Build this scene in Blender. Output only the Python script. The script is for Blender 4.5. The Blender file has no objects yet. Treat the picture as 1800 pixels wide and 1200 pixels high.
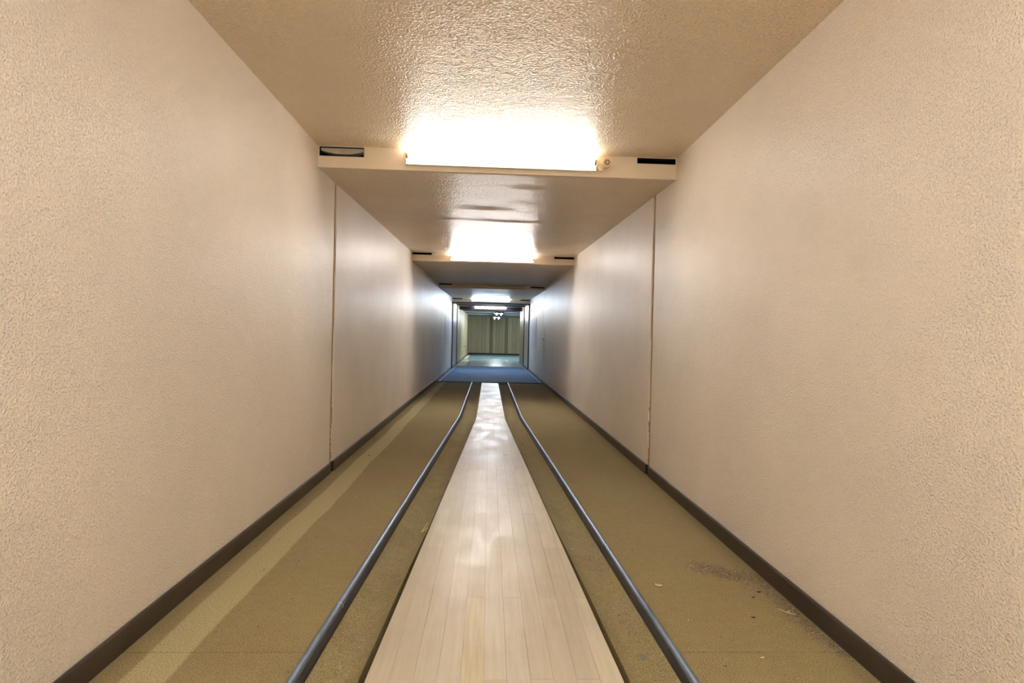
import bpy, bmesh, math, random
from mathutils import Vector, Matrix, noise
random.seed(7)
S = bpy.context.scene
C = S.collection

# ---------------------------------------------------------------- camera, world, exposure
def make_camera():
    yaw, pitch, roll = .0416, .0083, .0236
    f = Vector((math.sin(yaw)*math.cos(pitch), math.cos(yaw)*math.cos(pitch), -math.sin(pitch)))
    r = Vector((math.cos(yaw), -math.sin(yaw), 0)); u = r.cross(f)
    r2 = math.cos(roll)*r + math.sin(roll)*u
    u2 = -math.sin(roll)*r + math.cos(roll)*u
    cd = bpy.data.cameras.new('camera'); cam = bpy.data.objects.new('camera', cd)
    C.objects.link(cam)
    m = Matrix((r2, u2, -f)).transposed().to_4x4()
    m.translation = Vector((-.0411, 0, 1.0))
    cam.matrix_world = m
    cd.sensor_width = 36; cd.lens = 969.3*36/1800
    cd.clip_start = .02; cd.clip_end = 200
    S.camera = cam
make_camera()
S.view_settings.view_transform = 'Standard'
S.view_settings.look = 'None'
S.view_settings.gamma = 1
S.view_settings.use_curve_mapping = False
S.view_settings.exposure = 1.36
w = bpy.data.worlds.new('world'); S.world = w; w.use_nodes = True
w.node_tree.nodes['Background'].inputs[0].default_value = (.5, .5, .55, 1)
w.node_tree.nodes['Background'].inputs[1].default_value = .05
S.cycles.max_bounces = 14
S.cycles.diffuse_bounces = 10
S.cycles.caustics_reflective = False
S.cycles.sample_clamp_indirect = 6
# tube brightness (radiance) and colour, one entry per lit fitting
TUBE = {
    'pin_deck': (37, (1.0, .99, .96)),  # added fill lamp behind the viewer, unseen
    'first': (16, (1.0, .99, .96)),
    'second': (47, (1.0, .96, .96)),
    'fourth': (64, (.66, .80, 1.0)),
    'fifth': (48, (1.0, .95, .84)),
    'hall': (54, (.86, .97, 1.0)),
}

# ---------------------------------------------------------------- material helpers
def srgb(r, g, b):
    def f(c):
        c /= 255
        return c/12.92 if c <= .04045 else ((c+.055)/1.055)**2.4
    return (f(r), f(g), f(b), 1)

class NT:
    def __init__(s, name):
        s.m = bpy.data.materials.new(name); s.m.use_nodes = True
        s.t = s.m.node_tree; s.n = s.t.nodes; s.b = s.n['Principled BSDF']
    def node(s, t, **kw):
        n = s.n.new(t)
        for k, v in kw.items():
            if k.startswith('i_'):
                n.inputs[k[2:].replace('_', ' ')].default_value = v
            else: setattr(n, k, v)
        return n
    def link(s, a, b): s.t.links.new(a, b)
    def coord(s, scale=(1, 1, 1)):
        tc = s.node('ShaderNodeTexCoord'); mp = s.node('ShaderNodeMapping')
        mp.inputs['Scale'].default_value = scale
        s.link(tc.outputs['Object'], mp.inputs['Vector'])
        return mp.outputs['Vector']
    def noise(s, vec, scale, detail=3, rough=.5, dist=0):
        n = s.node('ShaderNodeTexNoise')
        n.inputs['Scale'].default_value = scale; n.inputs['Detail'].default_value = detail
        n.inputs['Roughness'].default_value = rough; n.inputs['Distortion'].default_value = dist
        s.link(vec, n.inputs['Vector'])
        return n.outputs['Fac']
    def ramp(s, fac, stops):
        r = s.node('ShaderNodeValToRGB')
        while len(r.color_ramp.elements) < len(stops): r.color_ramp.elements.new(.5)
        for e, (p, c) in zip(r.color_ramp.elements, stops):
            e.position = p; e.color = c if len(c) == 4 else (*c, 1)
        s.link(fac, r.inputs['Fac'])
        return r.outputs['Color']
    def mix(s, fac, a, b, mode='MIX'):
        n = s.node('ShaderNodeMix', data_type='RGBA', blend_type=mode)
        for v, i in ((fac, 0), (a, 6), (b, 7)):
            if hasattr(v, 'is_output'): s.link(v, n.inputs[i])
            else: n.inputs[i].default_value = v
        return n.outputs[2]
    def math(s, op, a, b=0.0, c=0.0, clamp=False):
        n = s.node('ShaderNodeMath', operation=op, use_clamp=clamp)
        for i, v in enumerate((a, b, c)):
            if hasattr(v, 'is_output'): s.link(v, n.inputs[i])
            else: n.inputs[i].default_value = v
        return n.outputs[0]
    def bump(s, h, strength, dist, normal=None):
        n = s.node('ShaderNodeBump'); n.inputs['Strength'].default_value = strength
        n.inputs['Distance'].default_value = dist
        s.link(h, n.inputs['Height'])
        if normal is not None: s.link(normal, n.inputs['Normal'])
        s.link(n.outputs[0], s.b.inputs['Normal'])
        return n.outputs[0]
    def base(s, c):
        if hasattr(c, 'is_output'): s.link(c, s.b.inputs['Base Color'])
        else: s.b.inputs['Base Color'].default_value = c
    def rough(s, v):
        if hasattr(v, 'is_output'): s.link(v, s.b.inputs['Roughness'])
        else: s.b.inputs['Roughness'].default_value = v

def plain(name, col, rough=.5, metal=0, bump=0, bscale=200, spec=.5, var=0.0):
    t = NT(name); t.rough(rough); t.b.inputs['Metallic'].default_value = metal
    t.b.inputs['Specular IOR Level'].default_value = spec
    v = t.coord()
    n = t.noise(v, bscale, 3)
    if var:
        k = t.noise(v, 7, 4)
        a = tuple(c*(1-var) for c in col[:3])+(1,); b = tuple(min(1, c*(1+var)) for c in col[:3])+(1,)
        t.base(t.ramp(k, [(.3, a), (.7, b)]))
    else: t.base(col)
    if bump: t.bump(n, bump, .002)
    return t.m

def paint(name, col, scale, rough, strength, dist, coarse):
    """glossy oil paint over rough-cast plaster"""
    t = NT(name); v = t.coord()
    big = t.noise(v, 1.6, 3)
    a = tuple(c*.955 for c in col[:3])+(1,); b = tuple(min(1, c*1.04) for c in col[:3])+(1,)
    t.base(t.ramp(big, [(.35, a), (.65, b)]))
    h1 = t.ramp(t.noise(v, scale, 1, .5, 0), [(.46, (0, 0, 0)), (.60, (.35,)*3), (.78, (1, 1, 1))])
    n2 = t.noise(v, scale*.42, 2, .6, 0)
    n3 = t.noise(v, 9, 2)
    h = t.math('ADD', t.math('MULTIPLY', h1, .9), t.math('MULTIPLY', n2, coarse))
    h = t.math('ADD', h, t.math('MULTIPLY', n3, 1.2))
    t.bump(h, strength, dist)
    t.rough(rough)
    t.b.inputs['Specular IOR Level'].default_value = .5
    return t.m

def carpet(name, gutter=False):
    t = NT(name); v = t.coord()
    fine = t.noise(v, 250, 3, .7)
    mid = t.noise(v, 26, 4, .65)
    big = t.noise(v, 2.1, 4, .6)
    olive = srgb(158, 149, 112); brown = srgb(155, 141, 109); grey = srgb(154, 147, 121)
    c = t.mix(t.ramp(big, [(.36, (0, 0, 0)), (.66, (1, 1, 1))]), olive, grey if gutter else brown)
    # near the pins the pile is browner, towards the players greyer
    tc = t.node('ShaderNodeTexCoord'); sp = t.node('ShaderNodeSeparateXYZ')
    t.link(tc.outputs['Object'], sp.inputs[0])
    ynear = t.math('MULTIPLY', t.math('SUBTRACT', 3.0, sp.outputs['Y']), .42, clamp=True)
    ynear = t.math('MULTIPLY', ynear, t.ramp(mid, [(.3, (.15,)*3), (.7, (1,)*3)]))
    c = t.mix(t.math('MULTIPLY', ynear, .5), c, srgb(172, 146, 98))
    c = t.mix(t.ramp(mid, [(.35, (0, 0, 0)), (.75, (.4,)*3)]), c, srgb(128, 117, 88))
    if not gutter:
        # unfaded lighter band along the left wall, darker rim towards the walls
        wob = t.math('MULTIPLY', t.math('SUBTRACT', t.noise(v, 1.3, 3), .5), .07)
        x = t.math('ADD', sp.outputs['X'], wob)
        d = t.math('ABSOLUTE', t.math('ADD', x, .998))
        band = t.math('SUBTRACT', 1, t.math('MULTIPLY', t.math('SUBTRACT', d, .060), 90, clamp=True), clamp=True)
        c = t.mix(t.math('MULTIPLY', band, .8), c, srgb(192, 184, 146))
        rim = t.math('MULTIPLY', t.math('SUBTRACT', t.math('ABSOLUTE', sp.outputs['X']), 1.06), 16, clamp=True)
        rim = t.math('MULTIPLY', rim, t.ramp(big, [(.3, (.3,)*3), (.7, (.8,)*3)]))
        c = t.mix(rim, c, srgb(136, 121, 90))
    else:
        sp2 = t.math('MULTIPLY', t.math('SUBTRACT', t.noise(v, 3.5, 4, .7), .48), 4, clamp=True)
        c = t.mix(t.math('MULTIPLY', sp2, .45), c, srgb(116, 106, 80))
    c = t.mix(t.ramp(fine, [(.34, (.85,)*3), (.52, (0, 0, 0))]), c, srgb(92, 80, 54))
    c = t.mix(t.ramp(fine, [(.56, (0, 0, 0)), (.70, (.5,)*3)]), c, srgb(214, 198, 150))
    t.base(c); t.rough(.95); t.b.inputs['Specular IOR Level'].default_value = .15
    t.bump(t.math('ADD', fine, mid), .35, .002)
    return t.m

def plank_mat(name, c0, c1, rough=.34, joints=False, grain=.12):
    t = NT(name); v = t.coord()
    oi = t.node('ShaderNodeObjectInfo')
    vg = t.coord((70, 3.2, 1))
    g = t.noise(vg, 1.0, 5, .6, .15)
    rnd = oi.outputs['Random']
    c = t.mix(rnd, c0, c1)
    c = t.mix(t.ramp(g, [(.35, (grain*2.4,)*3), (.65, (0, 0, 0))]), c, srgb(170, 152, 130))
    cloud = t.noise(v, 4.5, 4, .6)
    c = t.mix(t.ramp(cloud, [(.45, (0, 0, 0)), (.75, (.3,)*3)]), c, srgb(168, 160, 150))
    if joints:
        tc = t.node('ShaderNodeTexCoord'); sp = t.node('ShaderNodeSeparateXYZ')
        t.link(tc.outputs['Object'], sp.inputs[0])
        k = t.math('FRACT', t.math('DIVIDE', t.math('ADD', sp.outputs['X'], 10.034), .0684))
        j = t.math('LESS_THAN', k, .02)
        c = t.mix(t.math('MULTIPLY', j, .5), c, srgb(120, 104, 86))
    t.base(c)
    scuff = t.noise(t.coord((1, .45, 1)), 7.0, 3, .6, .8)
    t.rough(t.ramp(scuff, [(.35, (rough-.06,)*3), (.7, (rough+.10,)*3)]))
    t.bump(t.noise(t.coord((1, .5, 1)), 7, 3), .25, .004)
    return t.m

def emit(name, strength, col):
    m = bpy.data.materials.new(name); m.use_nodes = True
    b = m.node_tree.nodes['Principled BSDF']
    b.inputs['Base Color'].default_value = (.8, .8, .8, 1)
    b.inputs['Emission Color'].default_value = (*col, 1)
    b.inputs['Emission Strength'].default_value = strength
    return m

M = {}
PAINT = srgb(237, 228, 216)
M['wall'] = paint('peach_wall_paint', PAINT, 165, .36, 1.0, .0033, .65)
M['ceiling'] = paint('peach_ceiling_paint', srgb(231, 215, 191), 95, .34, 1.0, .0060, 1.0)
M['beam'] = paint('peach_beam_paint', srgb(232, 219, 200), 60, .42, .35, .002, .6)
M['joint'] = plain('joint_filler', srgb(184, 152, 114), .6, bump=.8, bscale=90, var=.15)
M['base'] = plain('dark_brown_skirting', srgb(58, 50, 44), .32, bump=.25, bscale=40, var=.25)
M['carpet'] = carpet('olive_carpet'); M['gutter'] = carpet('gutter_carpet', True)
M['plank'] = plank_mat('pale_lane_wood', srgb(198, 191, 173), srgb(212, 206, 189))
M['plank_y'] = plank_mat('yellow_lane_wood', srgb(210, 200, 168), srgb(212, 202, 170), grain=.2)
M['plank_far'] = plank_mat('pale_lane_sheet', srgb(214, 206, 194), srgb(216, 208, 196), .37, joints=True)
M['dark_wood'] = plain('dark_lane_edge', srgb(76, 48, 26), .75, bump=.8, bscale=60, var=.45)
M['steel'] = None
def steel():
    t = NT('blue_grey_steel_pipe'); v = t.coord((1, .25, 1))
    n = t.noise(v, 30, 5, .7)
    t.base(t.ramp(n, [(.3, srgb(112, 130, 154)), (.7, srgb(150, 168, 194))]))
    t.b.inputs['Metallic'].default_value = .75
    t.rough(t.ramp(n, [(.3, (.28,)*3), (.75, (.38,)*3)]))
    t.bump(n, .1, .001)
    return t.m
M['steel'] = steel()
M['blue'] = None
def bluefloor():
    t = NT('blue_ribbed_carpet'); v = t.coord()
    tc = t.node('ShaderNodeTexCoord'); sp = t.node('ShaderNodeSeparateXYZ')
    t.link(tc.outputs['Object'], sp.inputs[0])
    n = t.noise(t.coord((.5, 3, 1)), 2.2, 3)
    t.base(t.ramp(n, [(.35, srgb(70, 114, 162)), (.65, srgb(92, 136, 184))]))
    t.rough(.8)
    t.bump(t.math('SINE', t.math('MULTIPLY', sp.outputs['X'], 400)), .3, .002)
    return t.m
M['blue'] = bluefloor()
M['alu'] = plain('brushed_edge_trim', srgb(190, 198, 206), .35, .8)
M['black'] = plain('black_rubber', srgb(26, 28, 32), .6)
M['void'] = plain('dark_cavity', srgb(20, 17, 15), .95)
M['strip'] = plain('matt_rail_shade', srgb(44, 38, 32), .75, bump=.3, bscale=60, var=.3)
M['foam'] = plain('grey_white_foam', srgb(188, 180, 168), .9, bump=.8, bscale=50, var=.2)
M['frame'] = plain('dark_grey_frame', srgb(64, 70, 82), .4, .3)
M['panel'] = plain('pale_lilac_panel', srgb(196, 194, 204), .35, bump=.2, bscale=30, var=.04)
M['board'] = plain('pale_lilac_board', srgb(216, 214, 224), .4, var=.03)
def board_mat(name, a, b):
    t = NT(name); g = t.noise(t.coord((28, 28, 1.1)), 1.2, 5, .6, .5)
    oi = t.node('ShaderNodeObjectInfo')
    c = t.mix(oi.outputs['Random'], a, b)
    t.base(t.mix(t.ramp(g, [(.35, (.35,)*3), (.65, (0, 0, 0))]), c, srgb(112, 96, 66)))
    t.rough(.45); return t.m
M['wood_board'] = board_mat('beige_wood_board', srgb(170, 156, 124), srgb(188, 174, 140))
M['wood_dark'] = board_mat('darker_wood_board', srgb(126, 110, 82), srgb(134, 118, 88))
M['hall_floor'] = None
def hall_floor():
    t = NT('grey_green_tile_floor'); v = t.coord((2, 2, 2))
    br = t.node('ShaderNodeTexBrick', offset=0.0)
    br.inputs['Scale'].default_value = 1; br.inputs['Mortar Size'].default_value = .006
    br.inputs['Brick Width'].default_value = 1; br.inputs['Row Height'].default_value = 1
    br.inputs['Color1'].default_value = srgb(98, 128, 134); br.inputs['Color2'].default_value = srgb(108, 140, 146)
    br.inputs['Mortar'].default_value = srgb(90, 104, 106)
    t.link(v, br.inputs['Vector']); t.base(br.outputs['Color']); t.rough(.42); return t.m
M['hall_floor'] = hall_floor()
M['tile_light'] = plain('light_green_grey_tile', srgb(124, 160, 168), .3, var=.06)
M['tile_grey'] = plain('warm_grey_tile', srgb(122, 134, 128), .35, var=.05)
M['mat'] = plain('cream_mat', srgb(214, 214, 190), .6, var=.05)
M['white_line'] = plain('white_marking', srgb(214, 224, 226), .4)
M['hall_ceiling'] = plain('grey_hall_ceiling', srgb(164, 166, 172), .5, var=.05)
M['purple'] = plain('dark_purple_beam', srgb(112, 100, 144), .5)
M['batten'] = plain('cream_light_batten', srgb(214, 206, 188), .4)
M['batten_painted'] = plain('painted_over_batten', srgb(224, 200, 172), .4)
M['holder'] = plain('cream_plastic', srgb(236, 216, 186), .4)
M['socket'] = plain('brown_socket_inside', srgb(120, 100, 70), .6)
M['cap'] = plain('metal_tube_cap', srgb(150, 145, 130), .35, .9)
M['glass_off'] = plain('unlit_tube_glass', srgb(226, 216, 206), .2)
for k, (s_, c_) in TUBE.items(): M['tube_'+k] = emit('glowing_tube_'+k, s_, c_)
M['chip_white'] = plain('white_crumb', srgb(226, 220, 200), .8)
M['chip_tan'] = plain('tan_crumb', srgb(128, 108, 80), .9)
M['chip_dark'] = plain('dark_crumb', srgb(44, 38, 30), .9)
M['chip_green'] = plain('dark_green_shred', srgb(40, 58, 44), .8)
M['fluff'] = plain('grey_fluff', srgb(146, 142, 134), .95)
M['straw'] = plain('pale_straw', srgb(224, 212, 176), .8)

# ---------------------------------------------------------------- mesh helpers
def add_box(bm, x0, x1, y0, y1, z0, z1):
    vs = [bm.verts.new((x, y, z)) for z in (z0, z1) for y in (y0, y1) for x in (x0, x1)]
    for f in ((0, 2, 3, 1), (4, 5, 7, 6), (0, 1, 5, 4), (2, 6, 7, 3), (0, 4, 6, 2), (1, 3, 7, 5)):
        bm.faces.new([vs[i] for i in f])
    return vs
def add_hull(bm, bottom, top):
    """prism between two equally long point rings (counter-clockwise seen from above)"""
    a = [bm.verts.new(p) for p in bottom]; b = [bm.verts.new(p) for p in top]; n = len(a)
    bm.faces.new(a[::-1]); bm.faces.new(b)
    for i in range(n): bm.faces.new((a[i], a[(i+1) % n], b[(i+1) % n], b[i]))
def add_cyl(bm, p0, p1, r, seg=16, r1=None):
    p0, p1 = Vector(p0), Vector(p1); d = p1-p0; r1 = r if r1 is None else r1
    q = d.to_track_quat('Z', 'Y')
    A = [bm.verts.new(p0+q@Vector((r*math.cos(t*math.tau/seg), r*math.sin(t*math.tau/seg), 0))) for t in range(seg)]
    B = [bm.verts.new(p1+q@Vector((r1*math.cos(t*math.tau/seg), r1*math.sin(t*math.tau/seg), 0))) for t in range(seg)]
    bm.faces.new(A[::-1]); bm.faces.new(B)
    for i in range(seg): bm.faces.new((A[i], A[(i+1) % seg], B[(i+1) % seg], B[i]))
def add_tube(bm, pts, r, seg=14):
    pts = [Vector(p) for p in pts]; rings = []
    for i, p in enumerate(pts):
        d = (pts[min(i+1, len(pts)-1)]-pts[max(i-1, 0)]).normalized()
        side = d.cross(Vector((0, 0, 1))).normalized(); up = side.cross(d)
        rings.append([bm.verts.new(p+side*r*math.cos(t*math.tau/seg)+up*r*math.sin(t*math.tau/seg)) for t in range(seg)])
    for a, b in zip(rings, rings[1:]):
        for i in range(seg): bm.faces.new((a[i], a[(i+1) % seg], b[(i+1) % seg], b[i]))
    bm.faces.new(rings[0][::-1]); bm.faces.new(rings[-1])
def obj(name, bm, mat, parent=None, smooth=False, bevel=0):
    bmesh.ops.recalc_face_normals(bm, faces=bm.faces)
    me = bpy.data.meshes.new(name); bm.to_mesh(me); bm.free()
    me.materials.append(mat)
    o = bpy.data.objects.new(name, me); C.objects.link(o)
    if parent is not None:
        o.parent = parent
        o.location = -Vector(parent.get('origin', (0, 0, 0)))
    if smooth:
        for p in me.polygons: p.use_smooth = True
        me.set_sharp_from_angle(angle=math.radians(40))
    if bevel:
        b = o.modifiers.new('bevel', 'BEVEL'); b.width = bevel; b.segments = 2; b.limit_method = 'ANGLE'
    return o
def box(name, x0, x1, y0, y1, z0, z1, mat, parent=None, bevel=0):
    bm = bmesh.new(); add_box(bm, x0, x1, y0, y1, z0, z1)
    return obj(name, bm, mat, parent, bevel=bevel)
def struct(o): o['kind'] = 'structure'; return o
def thing(name, label, cat, loc=(0, 0, 0), group=None):
    o = bpy.data.objects.new(name, None); C.objects.link(o); o.location = loc
    o.empty_display_size = .1
    o['origin'] = tuple(loc)          # parts are modelled in world metres and shifted by this
    tag(o, label, cat, group); return o
def tag(o, label, cat, group=None):
    o['label'] = label; o['category'] = cat
    if group: o['group'] = group
    return o

# ---------------------------------------------------------------- dimensions
XW = 1.158                 # inner wall face
YB = -1.6                  # wall behind the pins
YE = 11.90                 # end of the lane, start of the blue floor
YC = 18.2                  # end of the blue floor
YF = 30.0                  # far wall of the hall
def half_lane(y): return .175 + max(0, 6.70-y)*.0394
def half_rail(y): return .368 + max(0, 6.78-y)*.0375

# ---------------------------------------------------------------- floor, lane, gutters
floor = struct(box('floor', -1.4, 4.4, YB-.1, YF+.2, -.30, -.10, M['void']))
def carpet_piece(side, y0, y1):
    bm = bmesh.new(); ys = sorted({y0, y1} | ({6.78} if y0 < 6.78 < y1 else set()))
    for a, b in zip(ys, ys[1:]):
        xa, xb = half_rail(a)+.019, half_rail(b)+.019
        pts = [(side*xa, a), (side*XW, a), (side*XW, b), (side*xb, b)]
        if side < 0: pts = pts[::-1]
        add_hull(bm, [(x, y, -.10) for x, y in pts], [(x, y, 0) for x, y in pts])
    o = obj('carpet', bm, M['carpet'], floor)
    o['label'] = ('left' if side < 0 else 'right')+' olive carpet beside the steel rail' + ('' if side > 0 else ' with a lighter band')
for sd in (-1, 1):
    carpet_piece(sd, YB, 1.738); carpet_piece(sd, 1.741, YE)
def gutter_piece(side):
    bm = bmesh.new(); ys = [YB+i*.25 for i in range(int((YE-YB)/.25)+1)]+[6.7, 6.78, YE]
    ys = sorted(set(ys)); rows = []
    for y in ys:
        g = .020 if y < 2.0 else (.020-.014*(y-2.0)/1.0 if y < 3 else .006)
        g += .003*noise.noise((y*2.3, side, 0)) if y < 4 else 0
        a = half_lane(y)+g; b = half_rail(y)-.016
        prof = []
        for i in range(13):
            k = i/12
            z = -.006-.034*math.sin(math.pi*min(1, k*1.0))**.8 if 0 < k < 1 else -.004
            prof.append((a+(b-a)*k, z))
        rows.append([bm.verts.new((side*a, y, -.055))]+[bm.verts.new((side*x, y, z)) for x, z in prof])
    for r0, r1 in zip(rows, rows[1:]):
        for i in range(len(r0)-1): bm.faces.new((r0[i], r0[i+1], r1[i+1], r1[i]))
    o = obj('gutter', bm, M['gutter'], floor, smooth=True)
    o['label'] = 'concave carpeted gutter on the '+('left' if side < 0 else 'right')+' of the lane'
for sd in (-1, 1): gutter_piece(sd)
o = box('lane_bed', -.62, .62, YB, YE, -.10, -.056, M['dark_wood'], floor)
# bowling lane: single planks
lane = thing('bowling_lane', 'long pale wooden bowling lane of narrow planks, flaring out towards the viewer', 'bowling lane', (0, 3, 0))
def clip(poly, side):
    """keep the part inside the flared lane edge on one side"""
    def d(p): return half_lane(p[1])-side*p[0]
    out = []
    for i in range(len(poly)):
        p, q = poly[i], poly[(i+1) % len(poly)]; a, b = d(p), d(q)
        if a >= 0: out.append(p)
        if (a < 0) != (b < 0):
            t = a/(a-b); out.append((p[0]+(q[0]-p[0])*t, p[1]+(q[1]-p[1])*t))
    return out
PW, PL = .0684, 1.01
gap = .0003
yellow = {(0, 1)}
for k in range(-9, 10):
    x0 = -.034-PW+PW*k; x1 = x0+PW
    off = 1.60 if k % 2 == 1 else 2.105
    y = off-PL*4
    while y < 6.70:
        a, b = max(y, YB), min(y+PL, 6.70)
        if 6.70-b < .2: b = 6.70
        if b-a > .02:
            poly = [(x0+gap, a+gap), (x1-gap, a+gap), (x1-gap, b-gap), (x0+gap, b-gap)]
            poly = clip(clip(poly, 1), -1)
            if len(poly) >= 3:
                area = abs(sum(poly[i][0]*poly[(i+1) % len(poly)][1]-poly[(i+1) % len(poly)][0]*poly[i][1] for i in range(len(poly))))/2
                if area > .0004:
                    dz = random.uniform(-.0002, .0002)
                    bm = bmesh.new()
                    add_hull(bm, [(px, py, -.030) for px, py in poly], [(px, py, dz) for px, py in poly])
                    ye = (k == 0 and a < 1.3 < b)
                    obj('plank', bm, M['plank_y'] if ye else M['plank'], lane)
        y += PL
        if b >= 6.70: break
bm = bmesh.new()
add_box(bm, -.175, .175, 6.702, YE-.002, -.030, 0)
pf = obj('lane_sheet', bm, M['plank_far'], lane); pf['label'] = 'smooth far end of the lane, shiny and almost white'
bm = bmesh.new()
pts = [(-half_lane(YB)+.004, YB), (half_lane(YB)-.004, YB), (.171, 6.7), (.171, YE), (-.171, YE), (-.171, 6.7)]
add_hull(bm, [(x, y, -.056) for x, y in pts], [(x, y, -.031) for x, y in pts])
obj('underlay', bm, M['dark_wood'], lane)

# steel rails
def rail(side):
    t = thing('guide_rail', 'bent blue-grey steel pipe rail along the '+('left' if side < 0 else 'right')+' gutter', 'rail', (side*.5, 3, 0))
    pts = []
    for i in range(60):
        y = YB+(YE-YB-.02)*i/59
        pts.append(y)
    pts = sorted(pts+[6.5, 6.65, 6.78, 6.9, 7.05])
    def hx(y):
        # rounded bend
        r = half_rail(y)
        if abs(y-6.78) < .3: r += .0375*(.3-abs(y-6.78))**2/(4*.3)*1.0
        return r
    bm = bmesh.new(); add_tube(bm, [(side*(hx(y)+.018), y, .006) for y in pts], .0135, 18)
    obj('pipe', bm, M['steel'], t, smooth=True)
    # dark strip painting the shade under the pipe; also closes the gutter
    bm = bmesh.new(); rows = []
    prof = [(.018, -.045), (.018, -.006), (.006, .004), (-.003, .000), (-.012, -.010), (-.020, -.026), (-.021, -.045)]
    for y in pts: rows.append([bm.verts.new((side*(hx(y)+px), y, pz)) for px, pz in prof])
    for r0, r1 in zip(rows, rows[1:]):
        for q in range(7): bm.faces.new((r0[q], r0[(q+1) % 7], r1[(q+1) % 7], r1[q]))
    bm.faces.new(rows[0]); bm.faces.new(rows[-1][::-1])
    rs = obj('rail_shade', bm, M['strip'], t, smooth=True); rs['label'] = 'dark strip painting the shade below the pipe on the gutter side'
    bm = bmesh.new(); y = 2.02 if side < 0 else 2.62
    dx = half_rail(y+.004)-half_rail(y)
    add_tube(bm, [(side*(hx(y)+.017), y, .006), (side*(hx(y)+.017+dx), y+.004, .006)], .0149, 18)
    obj('pipe_joint', bm, M['alu'], t, smooth=True)
rail(-1); rail(1)

# gutter end caps below the blue floor
for sd in (-1, 1):
    t = bmesh.new(); ring = [(-.088, .0), (.088, .0), (.084, -.022), (.06, -.040), (-.04, -.044), (-.088, -.044)]
    cx = sd*.272
    pts = [(cx+sd*x, z) for x, z in ring]
    if sd > 0: pts = pts[::-1]
    a = [t.verts.new((x, YE-.03, z)) for x, z in pts]; b = [t.verts.new((x, YE-.005, z)) for x, z in pts]
    t.faces.new(a); t.faces.new(b[::-1])
    for i in range(len(a)): t.faces.new((a[i], a[(i+1) % 6], b[(i+1) % 6], b[i]))
    o = obj('gutter_end', t, M['wood_board'], floor); o['label'] = 'brown wooden end of the gutter'

# blue run-up floor
bf = struct(box('floor', -XW, XW, YE, YC, -.10, .012, M['blue'])); bf['label'] = 'blue ribbed run-up floor'
box('front_edge', -XW, XW, YE-.012, YE, -.055, .014, M['black'], bf)
for sd in (-1, 1):
    box('side_trim', *(sorted((sd*1.085, sd*1.10))), YE, YC, .012, .016, M['alu'], bf)

# ---------------------------------------------------------------- walls
def wall(side):
    nm = 'wall_left' if side < 0 else 'wall_right'
    xb = sorted((side*(XW+.014), side*(XW+.12)))
    yend = 16.44
    W = struct(box(nm, *xb, YB, yend, -.05, 2.30, M['joint']))
    joints = ([4.0] if side < 0 else [4.035, 12.2])
    ys = [YB]+joints+[yend]
    for i, (a, b) in enumerate(zip(ys, ys[1:])):
        a2 = a+((.030 if i == 1 else .012) if i else 0); b2 = b-((.030 if i == 0 else .012) if i < len(ys)-2 else 0)
        box('wall_panel', *sorted((side*XW, side*(XW+.02))), a2, b2, -.02, 2.30, M['wall'], W, bevel=.003)
    # crumbling filler in the joint
    for jy in joints[:1]:
        bm = bmesh.new()
        z = .07
        while z < 2.05:
            h = random.uniform(.01, .03) if z < .5 else random.uniform(.1, .25)
            q = (.002 if z < .5 else .006)
            add_box(bm, *sorted((side*(XW+random.uniform(q, .011)), side*(XW+.016))), jy-.028, jy+.028, z, min(2.05, z+h))
            z += h*(1.5 if z < .35 else 1.0)
        obj('joint_filler', bm, M['joint'], W)
    nb = 'baseboard_left' if side < 0 else 'baseboard_right'
    B = None
    ys = [YB]+joints[:1]+[yend]
    segs = []
    for i, (a, b) in enumerate(zip(ys, ys[1:])):
        a2 = a+(.032 if i else 0); b2 = b-(.032 if i < len(ys)-2 else 0)
        # slightly wavy top edge, real board with a rounded top
        bm = bmesh.new(); n = max(2, int((b2-a2)/.3)); rows = []
        for j in range(n+1):
            y = a2+(b2-a2)*j/n; wz = .0025*noise.noise((y*1.7, side*3, 0)); wx = .0015*noise.noise((y*1.1, 5, side))
            prof = [(0, -.02), (0, .072), (-.003, .075), (-.010, .074), (-.013, .069), (-.013, -.02)]
            rows.append([bm.verts.new((side*(XW+px+(wx if px < 0 else 0)), y, pz+(wz if pz > 0 else 0))) for px, pz in prof])
        for r0, r1 in zip(rows, rows[1:]):
            for q in range(6): bm.faces.new((r0[q], r0[(q+1) % 6], r1[(q+1) % 6], r1[q]))
        bm.faces.new(rows[0]); bm.faces.new(rows[-1][::-1])
        if B is None: B = struct(obj(nb, bm, M['base'], None))
        else: obj('skirting_board', bm, M['base'], B)
    # dark gap between the two skirting boards
    box('gap_backing', *sorted((side*(XW-.003), side*(XW+.004))), joints[0]-.0315, joints[0]+.0315, -.01, .07, M['void'], B)
    return W
WL = wall(-1); WR = wall(1)
struct(box('wall_back', -1.28, 1.28, YB-.12, YB, -.1, 2.4, M['wall']))

# dark metal frames and lilac partition panels beyond the blue floor
def frame(name, y, zt, label):
    F = struct(box(name, -1.165, 1.165, y-.02, y+.02, zt, zt+.028, M['frame']))
    F['label'] = label
    for sd in (-1, 1): box('post', *sorted((sd*1.125, sd*1.165)), y-.02, y+.02, -.02, zt, M['frame'], F)
frame('trim_1', 16.50, 1.975, 'dark metal frame below the fourth ceiling beam')
frame('trim_2', 18.80, 2.03, 'thin dark metal frame at the end of the lilac panels')
for sd, n in ((-1, 'wall_left'), (1, 'wall_right')):
    Wp = struct(box(n, *sorted((sd*1.15, sd*1.26)), 16.53, 18.77, -.05, 2.2, M['panel']))
    box('baseboard', *sorted((sd*1.138, sd*1.15)), 16.53, 18.77, -.0, .07, M['frame'], Wp)
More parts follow.
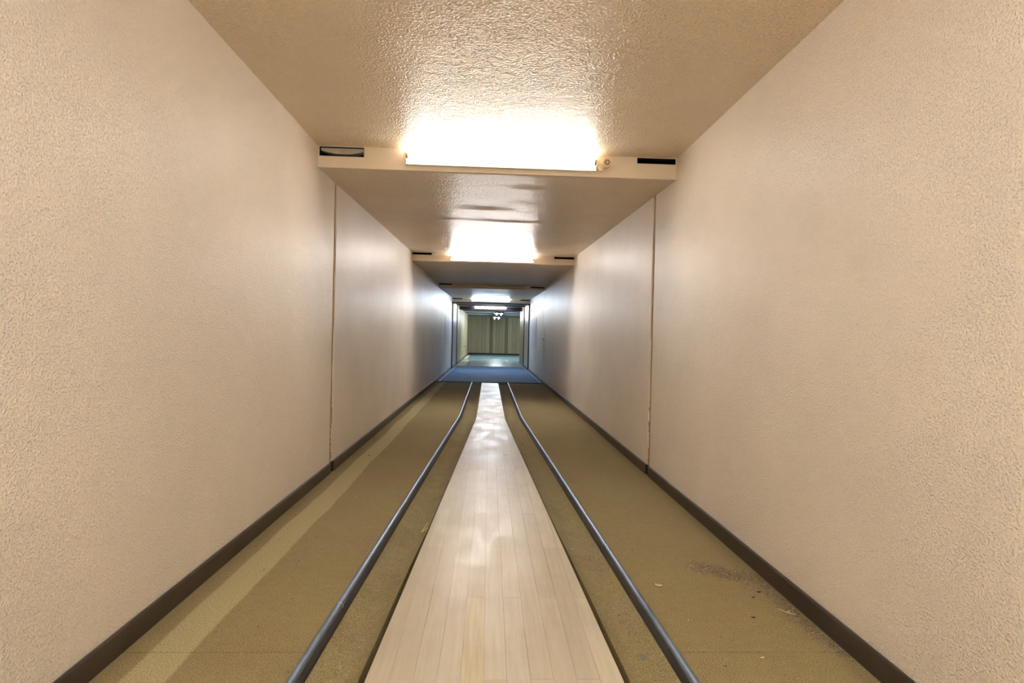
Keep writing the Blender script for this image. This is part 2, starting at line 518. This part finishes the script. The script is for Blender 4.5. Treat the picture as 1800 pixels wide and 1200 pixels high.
# beige wood lined walls of the hall
def boarded(name, axis, fixed, a, b, z1, thick, widths, dark=(), sign=1):
    """vertical boards on a wall. axis 'y': wall runs along y at x=fixed; axis 'x': along x at y=fixed"""
    if axis == 'y': W = box(name, *sorted((fixed+sign*.015, fixed+sign*.13)), a, b, -.05, 2.25, M['void'])
    else: W = box(name, a, b, *sorted((fixed+.015, fixed+.13)), -.05, 2.25, M['void'])
    struct(W); p = a; i = 0
    while p < b-.01:
        q = min(b, p+widths[i % len(widths)])
        m = M['wood_dark'] if i in dark else M['wood_board']
        r = random.uniform(0, .004)
        if axis == 'y': box('wood_board', *sorted((fixed+sign*r, fixed+sign*.02)), p+.004, q-.004, .0, z1, m, W)
        else: box('wood_board', p+.004, q-.004, *sorted((fixed+r, fixed+.02)), .0, z1, m, W)
        p = q; i += 1
    return W
WL3 = boarded('wall_left', 'y', -1.15, 18.83, YF, 2.2, .02, [.9, 1.0, 1.1], sign=-1)
WR3 = boarded('wall_right', 'y', 1.15, 18.83, 21.5, 2.2, .02, [.9, .85, .92], sign=1)
# far wall: board edges read from the picture
ed = [40/12, 90/12, 245/12, 320/12, 405/12, 487/12, 552/12, 620/12, 690/12, 752/12, 808/12, 870/12, 960/12, 1050/12]
xs = [((820+e)-900)/969.3*30+1.205 for e in ed]
xs = [-1.15]+[x for x in xs if x > -1.1]
wd = [b-a for a, b in zip(xs, xs[1:])]+[.36, .3, .22, .34, .3, .36, .28, .3, .34, .4]
FW = boarded('wall_far', 'x', YF, -1.15, 4.2, 2.2, .02, wd, dark=(5, 10))
struct(box('baseboard_far', -1.15, 4.2, YF-.02, YF, 0, .09, M['black']))
box('side_baseboard', -1.15, -1.138, 18.83, YF, 0, .06, M['frame'], WL3)
box('side_baseboard', 1.138, 1.15, 18.83, 21.5, 0, .06, M['frame'], WR3)
struct(box('wall_right', 4.2, 4.3, 21.5, YF+.1, -.05, 2.25, M['panel']))
hb = struct(box('wall_back', 1.27, 4.2, 21.4, 21.5, -.05, 2.25, M['panel'])); hb['label'] = 'hall wall beside the corridor mouth'
hc = struct(box('ceiling', -1.28, 4.3, 20.66, YF+.1, 2.06, 2.16, M['hall_ceiling'])); hc['label'] = 'grey ceiling of the hall'
for y in (23.0, 25.2, 27.4):
    box('ceiling_lath', -1.15, 4.2, y, y+.10, 2.035, 2.06, M['frame'], hc)
hf = struct(box('floor', -1.15, 4.2, YC, YF, -.10, 0, M['hall_floor'])); hf['label'] = 'grey-green tiled floor of the hall'
def flat(name, pts, z, mat, parent, label=None):
    bm = bmesh.new(); add_hull(bm, [(x, y, z-.003) for x, y in pts], [(x, y, z) for x, y in pts])
    o = obj(name, bm, mat, parent)
    if label: o['label'] = label
    return o
flat('floor_patch', [(-.66, 18.21), (.66, 18.21), (.80, 24.1), (-.80, 24.1)], .004, M['tile_light'], hf, 'lighter rectangle of floor tiles')
flat('floor_patch', [(-.21, 20.4), (.17, 20.4), (.17, 24.0), (-.21, 24.0)], .0055, M['tile_grey'], hf, 'warm grey strip of floor tiles')
for a in ([(-.17, 18.25), (.155, 18.25), (.155, 18.38), (-.17, 18.38)], [(-.17, 20.1), (.17, 20.1), (.17, 20.28), (-.17, 20.28)],
          [(-.17, 18.25), (-.14, 18.25), (-.14, 20.28), (-.17, 20.28)], [(.13, 18.25), (.16, 18.25), (.17, 20.28), (.14, 20.28)],
          [(.64, 18.25), (.67, 18.25), (.74, 24.0), (.70, 24.0)], [(.17, 23.75), (.46, 23.75), (.46, 24.0), (.17, 24.0)],
          [(-.6, 28.9), (1.9, 28.9), (1.9, 29.1), (-.6, 29.1)]):
    flat('floor_marking', a, .0075, M['white_line'], hf)
for (y0, y1, lb) in ((18.3, 23.0, 'cream mat on the hall floor along the left wall, right behind the blue floor'),
                     (23.7, 28.2, 'cream mat on the hall floor along the left wall, further back')):
    bm = bmesh.new(); add_box(bm, -1.12, -.83 if y0 < 20 else -.99, y0, y1, .0, .012)
    tag(obj('floor_mat', bm, M['mat'], None, bevel=.004), lb, 'mat')

# boards fixed to both side walls
for sd in (-1, 1):
    bm = bmesh.new(); add_box(bm, *sorted((sd*(XW-.006), sd*XW)), 14.0, 16.40, .745, 1.50)
    tag(obj('wall_board', bm, M['board'], None, bevel=.002), 'flat pale blue board fixed on the '+('left' if sd < 0 else 'right')+' wall before the dark frame', 'board')

# ---------------------------------------------------------------- stepped ceiling
ceil = struct(box('ceiling', -1.28, 1.28, YB-.12, 20.7, 2.32, 2.42, M['void']))
BEAMS = [  # y of the face, top z, bottom z, slot left (x0,x1,z0,z1), slot right
    (3.57, 2.190, 2.052, (-1.147, -.867, 2.126, 2.184), (.897, 1.150, 2.151, 2.186)),
    (7.87, 2.166, 2.046, (-1.150, -.880, 2.136, 2.164), (.862, 1.148, 2.130, 2.160)),
    (12.03, 2.130, 2.035, (-1.150, -.868, 2.098, 2.124), (.842, 1.141, 2.076, 2.102)),
    (16.45, 2.122, 2.006, (-1.150, -.859, 2.086, 2.112), (.869, 1.142, 2.088, 2.114)),
]
def panel(y0, z0, y1, z1, mat, label=None, seed=0):
    bm = bmesh.new(); nx, ny = 40, max(4, int((y1-y0)/.04)); V = []
    for j in range(ny+1):
        row = []
        for i in range(nx+1):
            x = -XW-.01+(2*XW+.02)*i/nx; y = y0+(y1-y0)*j/ny
            e = min(1, 6*min(i/nx, 1-i/nx, j/ny, 1-j/ny))
            dz = .004*noise.noise((x*1.1, y*2.2, seed))*e+.002*noise.noise((x*2.5, y*6, seed+3))*e
            if 3.5 < y0 < 3.7:      # soft sags where the sheets of this panel meet
                for yc, a_, wd_ in ((5.28, .0022, .06), (4.5, .0010, .09), (3.95, .0012, .09)):
                    m = max(0, min(1, 1.9-1.6*abs(x-.05)))
                    dz -= a_*m*math.exp(-((y-yc-.03*math.sin(x*3))/wd_)**2)*(1+.6*noise.noise((x*3, yc, 0)))
            row.append(bm.verts.new((x, y, z0+(z1-z0)*j/ny+dz)))
        V.append(row)
    for j in range(ny):
        for i in range(nx): bm.faces.new((V[j][i], V[j+1][i], V[j+1][i+1], V[j][i+1]))
    top = [bm.verts.new((x, y, z+.03)) for x, y, z in ((-XW-.01, y0, z0), (XW+.01, y0, z0), (XW+.01, y1, z1), (-XW-.01, y1, z1))]
    bm.faces.new(top[::-1])
    bm.faces.new([v for v in V[0]]+[top[1], top[0]])
    bm.faces.new([v for v in V[-1][::-1]]+[top[3], top[2]])
    bm.faces.new([r[0] for r in V[::-1]]+[top[0], top[3]])
    bm.faces.new([r[-1] for r in V]+[top[2], top[1]])
    o = obj('ceiling_panel', bm, mat, ceil, smooth=True)
    if label: o['label'] = label
    return o
prev = (YB, 2.19)
for n, (y, zt, zb, sl, sr) in enumerate(BEAMS):
    panel(prev[0], prev[1], y, zt, M['ceiling'], seed=n*7)
    # face built around its two slots
    bm = bmesh.new(); t = .03; X0, X1 = -XW-.01, XW+.01
    zs = zt+.006
    add_box(bm, X0, X1, y, y+t, zb, min(sl[2], sr[2]))
    zl, zr = sl[2], sr[2]; zm = min(zl, zr)
    if zl > zm: add_box(bm, X0, sr[0], y, y+t, zm, zl)
    if zr > zm: add_box(bm, sl[1], X1, y, y+t, zm, zr)
    zc = max(zl, zr)
    add_box(bm, sl[1], sr[0], y, y+t, zc, zs)
    if zl < zc: pass
    add_box(bm, X0, sl[0], y, y+t, zl, zs); add_box(bm, sr[1], X1, y, y+t, zr, zs)
    add_box(bm, sl[0], sl[1], y, y+t, sl[3], max(zs, sl[3]+.002)); add_box(bm, sr[0], sr[1], y, y+t, sr[3], max(zs, sr[3]+.002))
    if zl < zr: pass
    fo = obj('ceiling_beam', bm, M['beam'], ceil)
    for q, s in enumerate((sl, sr)):
        bm = bmesh.new(); e = .004
        add_box(bm, s[0]-e, s[1]+e, y+.10, y+.105, s[2]-e, s[3]+.02)
        add_box(bm, s[0]-e, s[1]+e, y+.030, y+.10, s[2]-.004, s[2]-.0005)
        add_box(bm, s[0]-e, s[0], y+.030, y+.10, s[2]-e, s[3]+.02)
        add_box(bm, s[1], s[1]+e, y+.030, y+.10, s[2]-e, s[3]+.02)
        add_box(bm, s[0]-e, s[1]+e, y+.030, y+.10, s[3]+.016, s[3]+.02)
        obj('slot_cavity', bm, M['void'], ceil)
        # thin dark lining around the opening
        bm = bmesh.new(); k = .003
        add_box(bm, s[0], s[1], y-.0015, y+.03, s[2]-k*.3, s[2]+k); add_box(bm, s[0], s[1], y-.0015, y+.03, s[3]-k, s[3])
        add_box(bm, s[0], s[0]+k, y-.0015, y+.03, s[2], s[3]); add_box(bm, s[1]-k, s[1], y-.0015, y+.03, s[2], s[3])
        obj('slot_lining', bm, M['void'], ceil)
    if n == 0:
        bm = bmesh.new(); s = sl; N = 16; A = []; B2 = []
        for i in range(N+1):
            x = s[0]+.006+(s[1]-s[0]-.012)*i/N
            sag = .017+.020*abs((i/N-.52)*2)**2.2+.003*noise.noise((x*30, 1, 1))
            A.append((bm.verts.new((x, y+.012, s[2]+sag)), bm.verts.new((x, y+.012, s[3]-.004)), bm.verts.new((x, y+.06, s[2]+sag)), bm.verts.new((x, y+.06, s[3]-.004))))
        for a, b in zip(A, A[1:]):
            bm.faces.new((a[0], b[0], b[1], a[1])); bm.faces.new((a[2], b[2], b[0], a[0])); bm.faces.new((a[3], a[1], b[1], b[3]))
        fo2 = obj('foam_strip', bm, M['foam'], ceil); fo2['label'] = 'whitish foam showing inside the left slot'
    prev = (y+t, zb)
panel(prev[0], prev[1]+.02, 20.60, 2.10, M['hall_ceiling'], seed=40)
hbm = struct(box('trim_3', -1.148, 1.148, 20.60, 20.70, 1.965, 2.105, M['purple'])); hbm['label'] = 'dark purple beam at the end of the corridor'
# ---------------------------------------------------------------- tube lights on the beams
def tube_light(label, key, x0, x1, y, z, L=None, batten='batten', rad=.019, zb=None):
    t = thing('tube_light', label, 'light', ((x0+x1)/2, y, z))
    zb = z-.052 if zb is None else zb
    bm = bmesh.new(); add_box(bm, x0+.006, x1-.006, y-.030, y-.0005, zb, zb+.036)
    obj('batten', bm, M[batten], t, bevel=.003)
    ty = y-.042
    bm = bmesh.new(); add_cyl(bm, (x0+.026, ty, z), (x1-.026, ty, z), rad, 20)
    obj('tube', bm, M['tube_'+key] if key else M['glass_off'], t, smooth=True)
    for xe, s in ((x0, 1), (x1, -1)):
        bm = bmesh.new(); add_cyl(bm, (xe+s*.012, ty, z), (xe+s*.0265, ty, z), rad*.98, 20)
        obj('tube_cap', bm, M['cap'], t, smooth=True)
        bm = bmesh.new()
        add_box(bm, *sorted((xe-s*.002, xe+s*.012)), ty-.016, y-.0005, z-.022, z+.018)
        obj('lamp_holder', bm, M['holder'], t, bevel=.004)
    return t
t1 = tube_light('lit fluorescent tube on the nearest ceiling beam, with a round socket at its right end', 'first', -.605, .632, 3.57, 2.132)
tube_light('lit fluorescent tube on the second ceiling beam', 'second', -.622, .575, 7.87, 2.108)
tube_light('unlit painted-over tube fitting on the third ceiling beam', None, -.775, .722, 12.03, 2.083, batten='batten_painted', rad=.013)
tube_light('cool white lit tube on the fourth ceiling beam above the dark frame', 'fourth', -.595, .57, 16.45, 2.082)
t5 = tube_light('lit tube on the dark purple beam at the corridor end', 'fifth', -.612, .580, 20.60, 2.062, zb=2.02)
bm = bmesh.new()
pr = [(20.599, 1.965), (20.56, 1.97), (20.53, 1.985), (20.515, 2.01), (20.52, 2.01), (20.54, 1.99), (20.565, 1.98), (20.599, 1.978)]
a = [bm.verts.new((-.60, y, z)) for y, z in pr]; b = [bm.verts.new((.57, y, z)) for y, z in pr]
for i in range(8): bm.faces.new((a[i], a[(i+1) % 8], b[(i+1) % 8], b[i]))
for e in (a, b):
    for i in range(3): bm.faces.new((e[i], e[i+1], e[6-i], e[7-i]))
obj('reflector', bm, M['batten'], t5)
# round spare socket beside the first tube
bm = bmesh.new(); add_cyl(bm, (.688, 3.569, 2.132), (.688, 3.520, 2.132), .030, 28); add_cyl(bm, (.688, 3.521, 2.132), (.688, 3.514, 2.132), .030, 28, .027)
so = obj('starter_socket', bm, M['holder'], t1, smooth=True)
bm = bmesh.new(); add_cyl(bm, (.688, 3.5145, 2.132), (.688, 3.5125, 2.132), .0195, 24)
o = obj('socket_inside', bm, M['socket'], so); o.location = (0, 0, 0)
bm = bmesh.new()
for a in (0, 60, 120):
    d = Vector((math.cos(math.radians(a+30)), 0, math.sin(math.radians(a+30))))*.018
    add_cyl(bm, Vector((.688, 3.511, 2.132))-d, Vector((.688, 3.511, 2.132))+d, .0014, 6)
o = obj('socket_rib', bm, M['holder'], so); o.location = (0, 0, 0)
bm = bmesh.new()
prof = [(.628, 2.112), (.648, 2.082), (.664, 2.082), (.668, 2.118), (.672, 2.142), (.660, 2.156), (.640, 2.164), (.618, 2.172), (.616, 2.168), (.640, 2.152)]
a = [bm.verts.new((x, 3.534, z)) for x, z in prof]; b = [bm.verts.new((x, 3.5695, z)) for x, z in prof]
bm.faces.new(a); bm.faces.new(b[::-1])
for i in range(len(a)): bm.faces.new((a[i], a[(i+1) % len(a)], b[(i+1) % len(a)], b[i]))
obj('socket_bracket', bm, M['holder'], t1)
# hooded twin lamp added unseen behind the viewer to fill the nearest walls
t = thing('tube_light', 'added hooded twin fill lamp behind the viewer, out of view', 'light', (0, -.7, 2.06))
bm = bmesh.new()
pr = [(-.98, 2.06), (-.98, 2.10), (-.42, 2.10), (-.42, 2.06), (-.425, 2.06), (-.425, 2.095), (-.975, 2.095), (-.975, 2.06)]
a = [bm.verts.new((-.66, y, z)) for y, z in pr]; b = [bm.verts.new((.66, y, z)) for y, z in pr]
for i in range(8): bm.faces.new((a[i], a[(i+1) % 8], b[(i+1) % 8], b[i]))
for e in (a, b):
    bm.faces.new((e[0], e[1], e[6], e[7])); bm.faces.new((e[1], e[2], e[5], e[6])); bm.faces.new((e[2], e[3], e[4], e[5]))
obj('lamp_hood', bm, M['batten'], t)  # hood shaped to keep the fill light off the ceiling
for y in (-.84, -.56):
    bm = bmesh.new(); add_cyl(bm, (-.58, y, 2.04), (.58, y, 2.04), .019, 16); obj('tube', bm, M['tube_pin_deck'], t, smooth=True)
    for s_ in (-1, 1):
        bm = bmesh.new(); add_box(bm, *sorted((s_*.58, s_*.6)), y-.02, y+.02, 2.015, 2.096); obj('lamp_holder', bm, M['holder'], t)
for x in (-.4, .4):
    bm = bmesh.new(); add_cyl(bm, (x, -.7, 2.10), (x, -.7, 2.19), .008, 8); obj('hanger', bm, M['cap'], t)
# hall luminaires: two twin-tube louvre fittings hanging lengthwise
def hall_light(x, y, z, label):
    t = thing('hall_lamp', label, 'light', (x, y, z))
    bm = bmesh.new(); add_box(bm, x-.19, x+.19, y-.62, y+.62, z+.03, z+.075); obj('lamp_housing', bm, M['frame'], t, bevel=.004)
    for s in (-1, 1):
        bm = bmesh.new(); add_cyl(bm, (x+s*.10, y-.58, z), (x+s*.10, y+.58, z), .022, 12)
        obj('tube', bm, M['tube_hall'], t, smooth=True)
    for s in (-1, 1):
        bm = bmesh.new(); add_cyl(bm, (x, y+s*.4, z+.07), (x, y+s*.4, 2.061), .006, 8); obj('hanger', bm, M['frame'], t)
hall_light(.36, 23.6, 1.95, 'twin-tube lamp hanging in the hall, the nearer of two')
hall_light(.30, 26.6, 1.88, 'twin-tube lamp hanging in the hall, the farther of two')
hall_light(3.2, 25.0, 1.95, 'twin-tube lamp in the hidden right part of the hall')

# fittings on the walls
t = thing('wall_fitting', 'small white fitting with a thin cable on the right wall at the far joint', 'fitting', (XW, 12.1, .98))
bm = bmesh.new(); add_cyl(bm, (XW, 12.1, .97), (XW-.03, 12.1, .97), .03, 14, .018); obj('knob', bm, M['holder'], t, smooth=True)
bm = bmesh.new(); add_tube(bm, [(XW-.006, 11.9+.1*math.sin(i*.9), 1.22-.045*i) for i in range(18)], .004, 6); obj('cable', bm, M['panel'], t, smooth=True)
bm = bmesh.new(); add_tube(bm, [(XW-.006, 12.0+.05*math.sin(i*1.3+1), .96-.03*i) for i in range(12)], .004, 6); obj('cable', bm, M['panel'], t, smooth=True)
bm = bmesh.new(); add_cyl(bm, (-1.15, 24.3, .55), (-1.09, 24.3, .55), .03, 12); add_cyl(bm, (-1.10, 24.3, .55), (-1.10, 24.45, .55), .012, 8)
tag(obj('door_handle', bm, M['alu'], None, smooth=True), 'small pale handle on the left wall of the hall', 'handle')

# ---------------------------------------------------------------- crumbs and litter
def zat(x, y):
    ax = abs(x); a = half_lane(y); b = half_rail(y)
    if ax < a: return .0005
    if ax < b:
        k = (ax-a)/(b-a); return -.006-.034*math.sin(math.pi*max(.02, min(.98, k)))**.8
    return 0
def chip_bm(bm, x, y, z, r, flat_=.5, long_=1.0, ang=None):
    ang = random.uniform(0, math.pi) if ang is None else ang
    ca, sa = math.cos(ang), math.sin(ang); v = []
    for p in ((1, 0, 0), (-1, 0, 0), (0, 1, 0), (0, -1, 0), (0, 0, 1), (0, 0, -1)):
        px, py, pz = (c*random.uniform(.7, 1.2) for c in p)
        px *= r*long_; py *= r; pz *= r*flat_
        v.append(bm.verts.new((x+px*ca-py*sa, y+px*sa+py*ca, z+r*flat_*.8+pz)))
    for f in ((0, 2, 4), (2, 1, 4), (1, 3, 4), (3, 0, 4), (2, 0, 5), (1, 2, 5), (3, 1, 5), (0, 3, 5)):
        bm.faces.new([v[i] for i in f])
def chip(name, label, cat, x, y, r, mat, **kw):
    bm = bmesh.new(); chip_bm(bm, 0, 0, 0, r, **kw)
    o = obj(name, bm, M[mat]); o.location = (x, y, zat(x, y)+.0005); return tag(o, label, cat)
chip('crumb', 'white crumb in the left gutter close to the rail joint', 'crumb', -.495, 2.02, .0032, 'chip_white')
chip('crumb', 'grey flat crumb in the left gutter beside the rail', 'crumb', -.512, 1.96, .0045, 'fluff', long_=1.6, ang=.2)
chip('crumb', 'nearest white crumb in the left gutter', 'crumb', -.445, 1.83, .0032, 'chip_white')
chip('crumb', 'dark brown crumb in the left gutter further back', 'crumb', -.49, 2.37, .004, 'chip_dark')
chip('crumb', 'white crumb on the left carpet beside the steel rail', 'crumb', -.652, 2.19, .003, 'chip_white')
chip('crumb', 'dark crumb on the light carpet band by the left wall', 'crumb', -1.0, 4.55, .008, 'chip_dark')
chip('crumb', 'elongated white chip on the right carpet near the viewer', 'crumb', .849, 1.707, .0042, 'chip_white', long_=2.2, ang=.3)
chip('crumb', 'pale oval crumb in the right gutter', 'crumb', .387, 2.68, .005, 'chip_white', long_=2, ang=1.9)
chip('crumb', 'tan chip in the right gutter well behind the lane scratch', 'crumb', .30, 5.29, .009, 'chip_tan', long_=2.2, ang=.1)
chip('crumb', 'pale crumb beside the fluff in the right gutter', 'crumb', .497, 1.712, .0035, 'fluff')
chip('leaf_shred', 'dark green shred on the right carpet, the one nearer the skirting', 'shred', 1.062, 2.157, .006, 'chip_green', long_=2.2, ang=-.2)
chip('leaf_shred', 'dark green shred on the right carpet, left of the other', 'shred', 1.018, 2.112, .005, 'chip_green', long_=1.8, ang=.4)
chip('leaf_shred', 'dark curled shred alone on the right carpet', 'shred', .943, 1.956, .005, 'chip_dark', long_=2.4, ang=-.3)
chip('splinter', 'small dark splinter lying on the pale lane', 'splinter', .125, 4.66, .006, 'chip_dark', long_=5, flat_=.2, ang=.05)
def sticks(name, label, cat, mat, strokes, r):
    bm = bmesh.new()
    for st in strokes: add_tube(bm, [(x, y, zat(x, y)+r+.002+.001*(i % 2)) for i, (x, y) in enumerate(st)], r, 6)
    return tag(obj(name, bm, M[mat]), label, cat)
sticks('straw', 'V-shaped pale straw in the left gutter', 'straw', 'straw', [[(-.370, 2.875), (-.362, 2.93), (-.348, 3.0)], [(-.370, 2.875), (-.345, 2.905), (-.334, 2.93)]], .0017)
sticks('paper_scrap', 'small white L-shaped scrap on the right carpet', 'scrap', 'chip_white', [[(.660, 2.215), (.668, 2.200), (.682, 2.206)]], .0032)
sticks('twig', 'pale forked straw on the carpet beside the right skirting', 'straw', 'straw', [[(1.065, 2.02), (1.09, 1.985), (1.11, 1.975)], [(1.085, 1.99), (1.10, 2.0)]], .0013)
bm = bmesh.new()
for i in range(12):
    a = random.uniform(0, 6.28); p = Vector((.483, 1.768, zat(.483, 1.768)+.005)); pts = []
    for j in range(7):
        pts.append(tuple(p+Vector((.009*math.cos(a+j*.9), .009*math.sin(a+j*.9), random.uniform(0, .005)))))
    add_tube(bm, pts, .0011, 5)
add_tube(bm, [(.487, 1.768, zat(.487, 1.768)+.004), (.50, 1.762, zat(.5, 1.762)+.004), (.512, 1.755, zat(.51, 1.755)+.005)], .0009, 5)
tag(obj('fluff_ball', bm, M['fluff']), 'grey ball of fluff in the right gutter near the viewer', 'fluff')
# swept-up debris by the right skirting: uncountable
def crumbs(name, label, cat, lots, place):
    """one uncountable mesh with several crumb colours"""
    bm = bmesh.new()
    for mi, (mat, n, rr) in enumerate(lots):
        for _ in range(n):
            x, y = place()
            if abs(abs(x)-half_rail(y)) < .04 or abs(x) > XW-.018 or abs(x) < half_lane(y)+.022: continue
            k = len(bm.faces)
            chip_bm(bm, x, y, zat(x, y), random.uniform(*rr), flat_=random.uniform(.4, .8), long_=random.uniform(1, 2.6))
            bm.faces.ensure_lookup_table()
            for f in bm.faces[k:]: f.material_index = mi
    o = obj(name, bm, M[lots[0][0]])
    for l in lots[1:]: o.data.materials.append(M[l[0]])
    o['kind'] = 'stuff'; return tag(o, label, cat)
def pile():
    k = random.random()
    if k < .45:
        t = random.gauss(.4, .28); return (.90+.2*t+random.gauss(0, .018), 2.39-.10*t+random.gauss(0, .035))
    t = random.random()**1.1
    return (1.142-abs(random.gauss(0, .022+.03*(1-t))), 2.32-.62*t+random.gauss(0, .02))
crumbs('debris', 'brown and grey debris swept against the right skirting', 'debris',
       (('chip_tan', 2000, (.0008, .0023)), ('chip_dark', 620, (.0007, .0020)), ('straw', 200, (.0007, .0019)), ('fluff', 1300, (.0008, .0021))), pile)
def anywhere():
    y = 1.1+7*random.random()**1.6; x = random.uniform(-1.12, 1.12)
    return (-x, y) if x > .78 and y < 2.75 else (x, y)
crumbs('carpet_crumbs', 'tiny pale and dark crumbs scattered all over the carpet', 'crumbs',
       (('chip_white', 170, (.0008, .0021)), ('chip_dark', 420, (.0009, .0028))), anywhere)
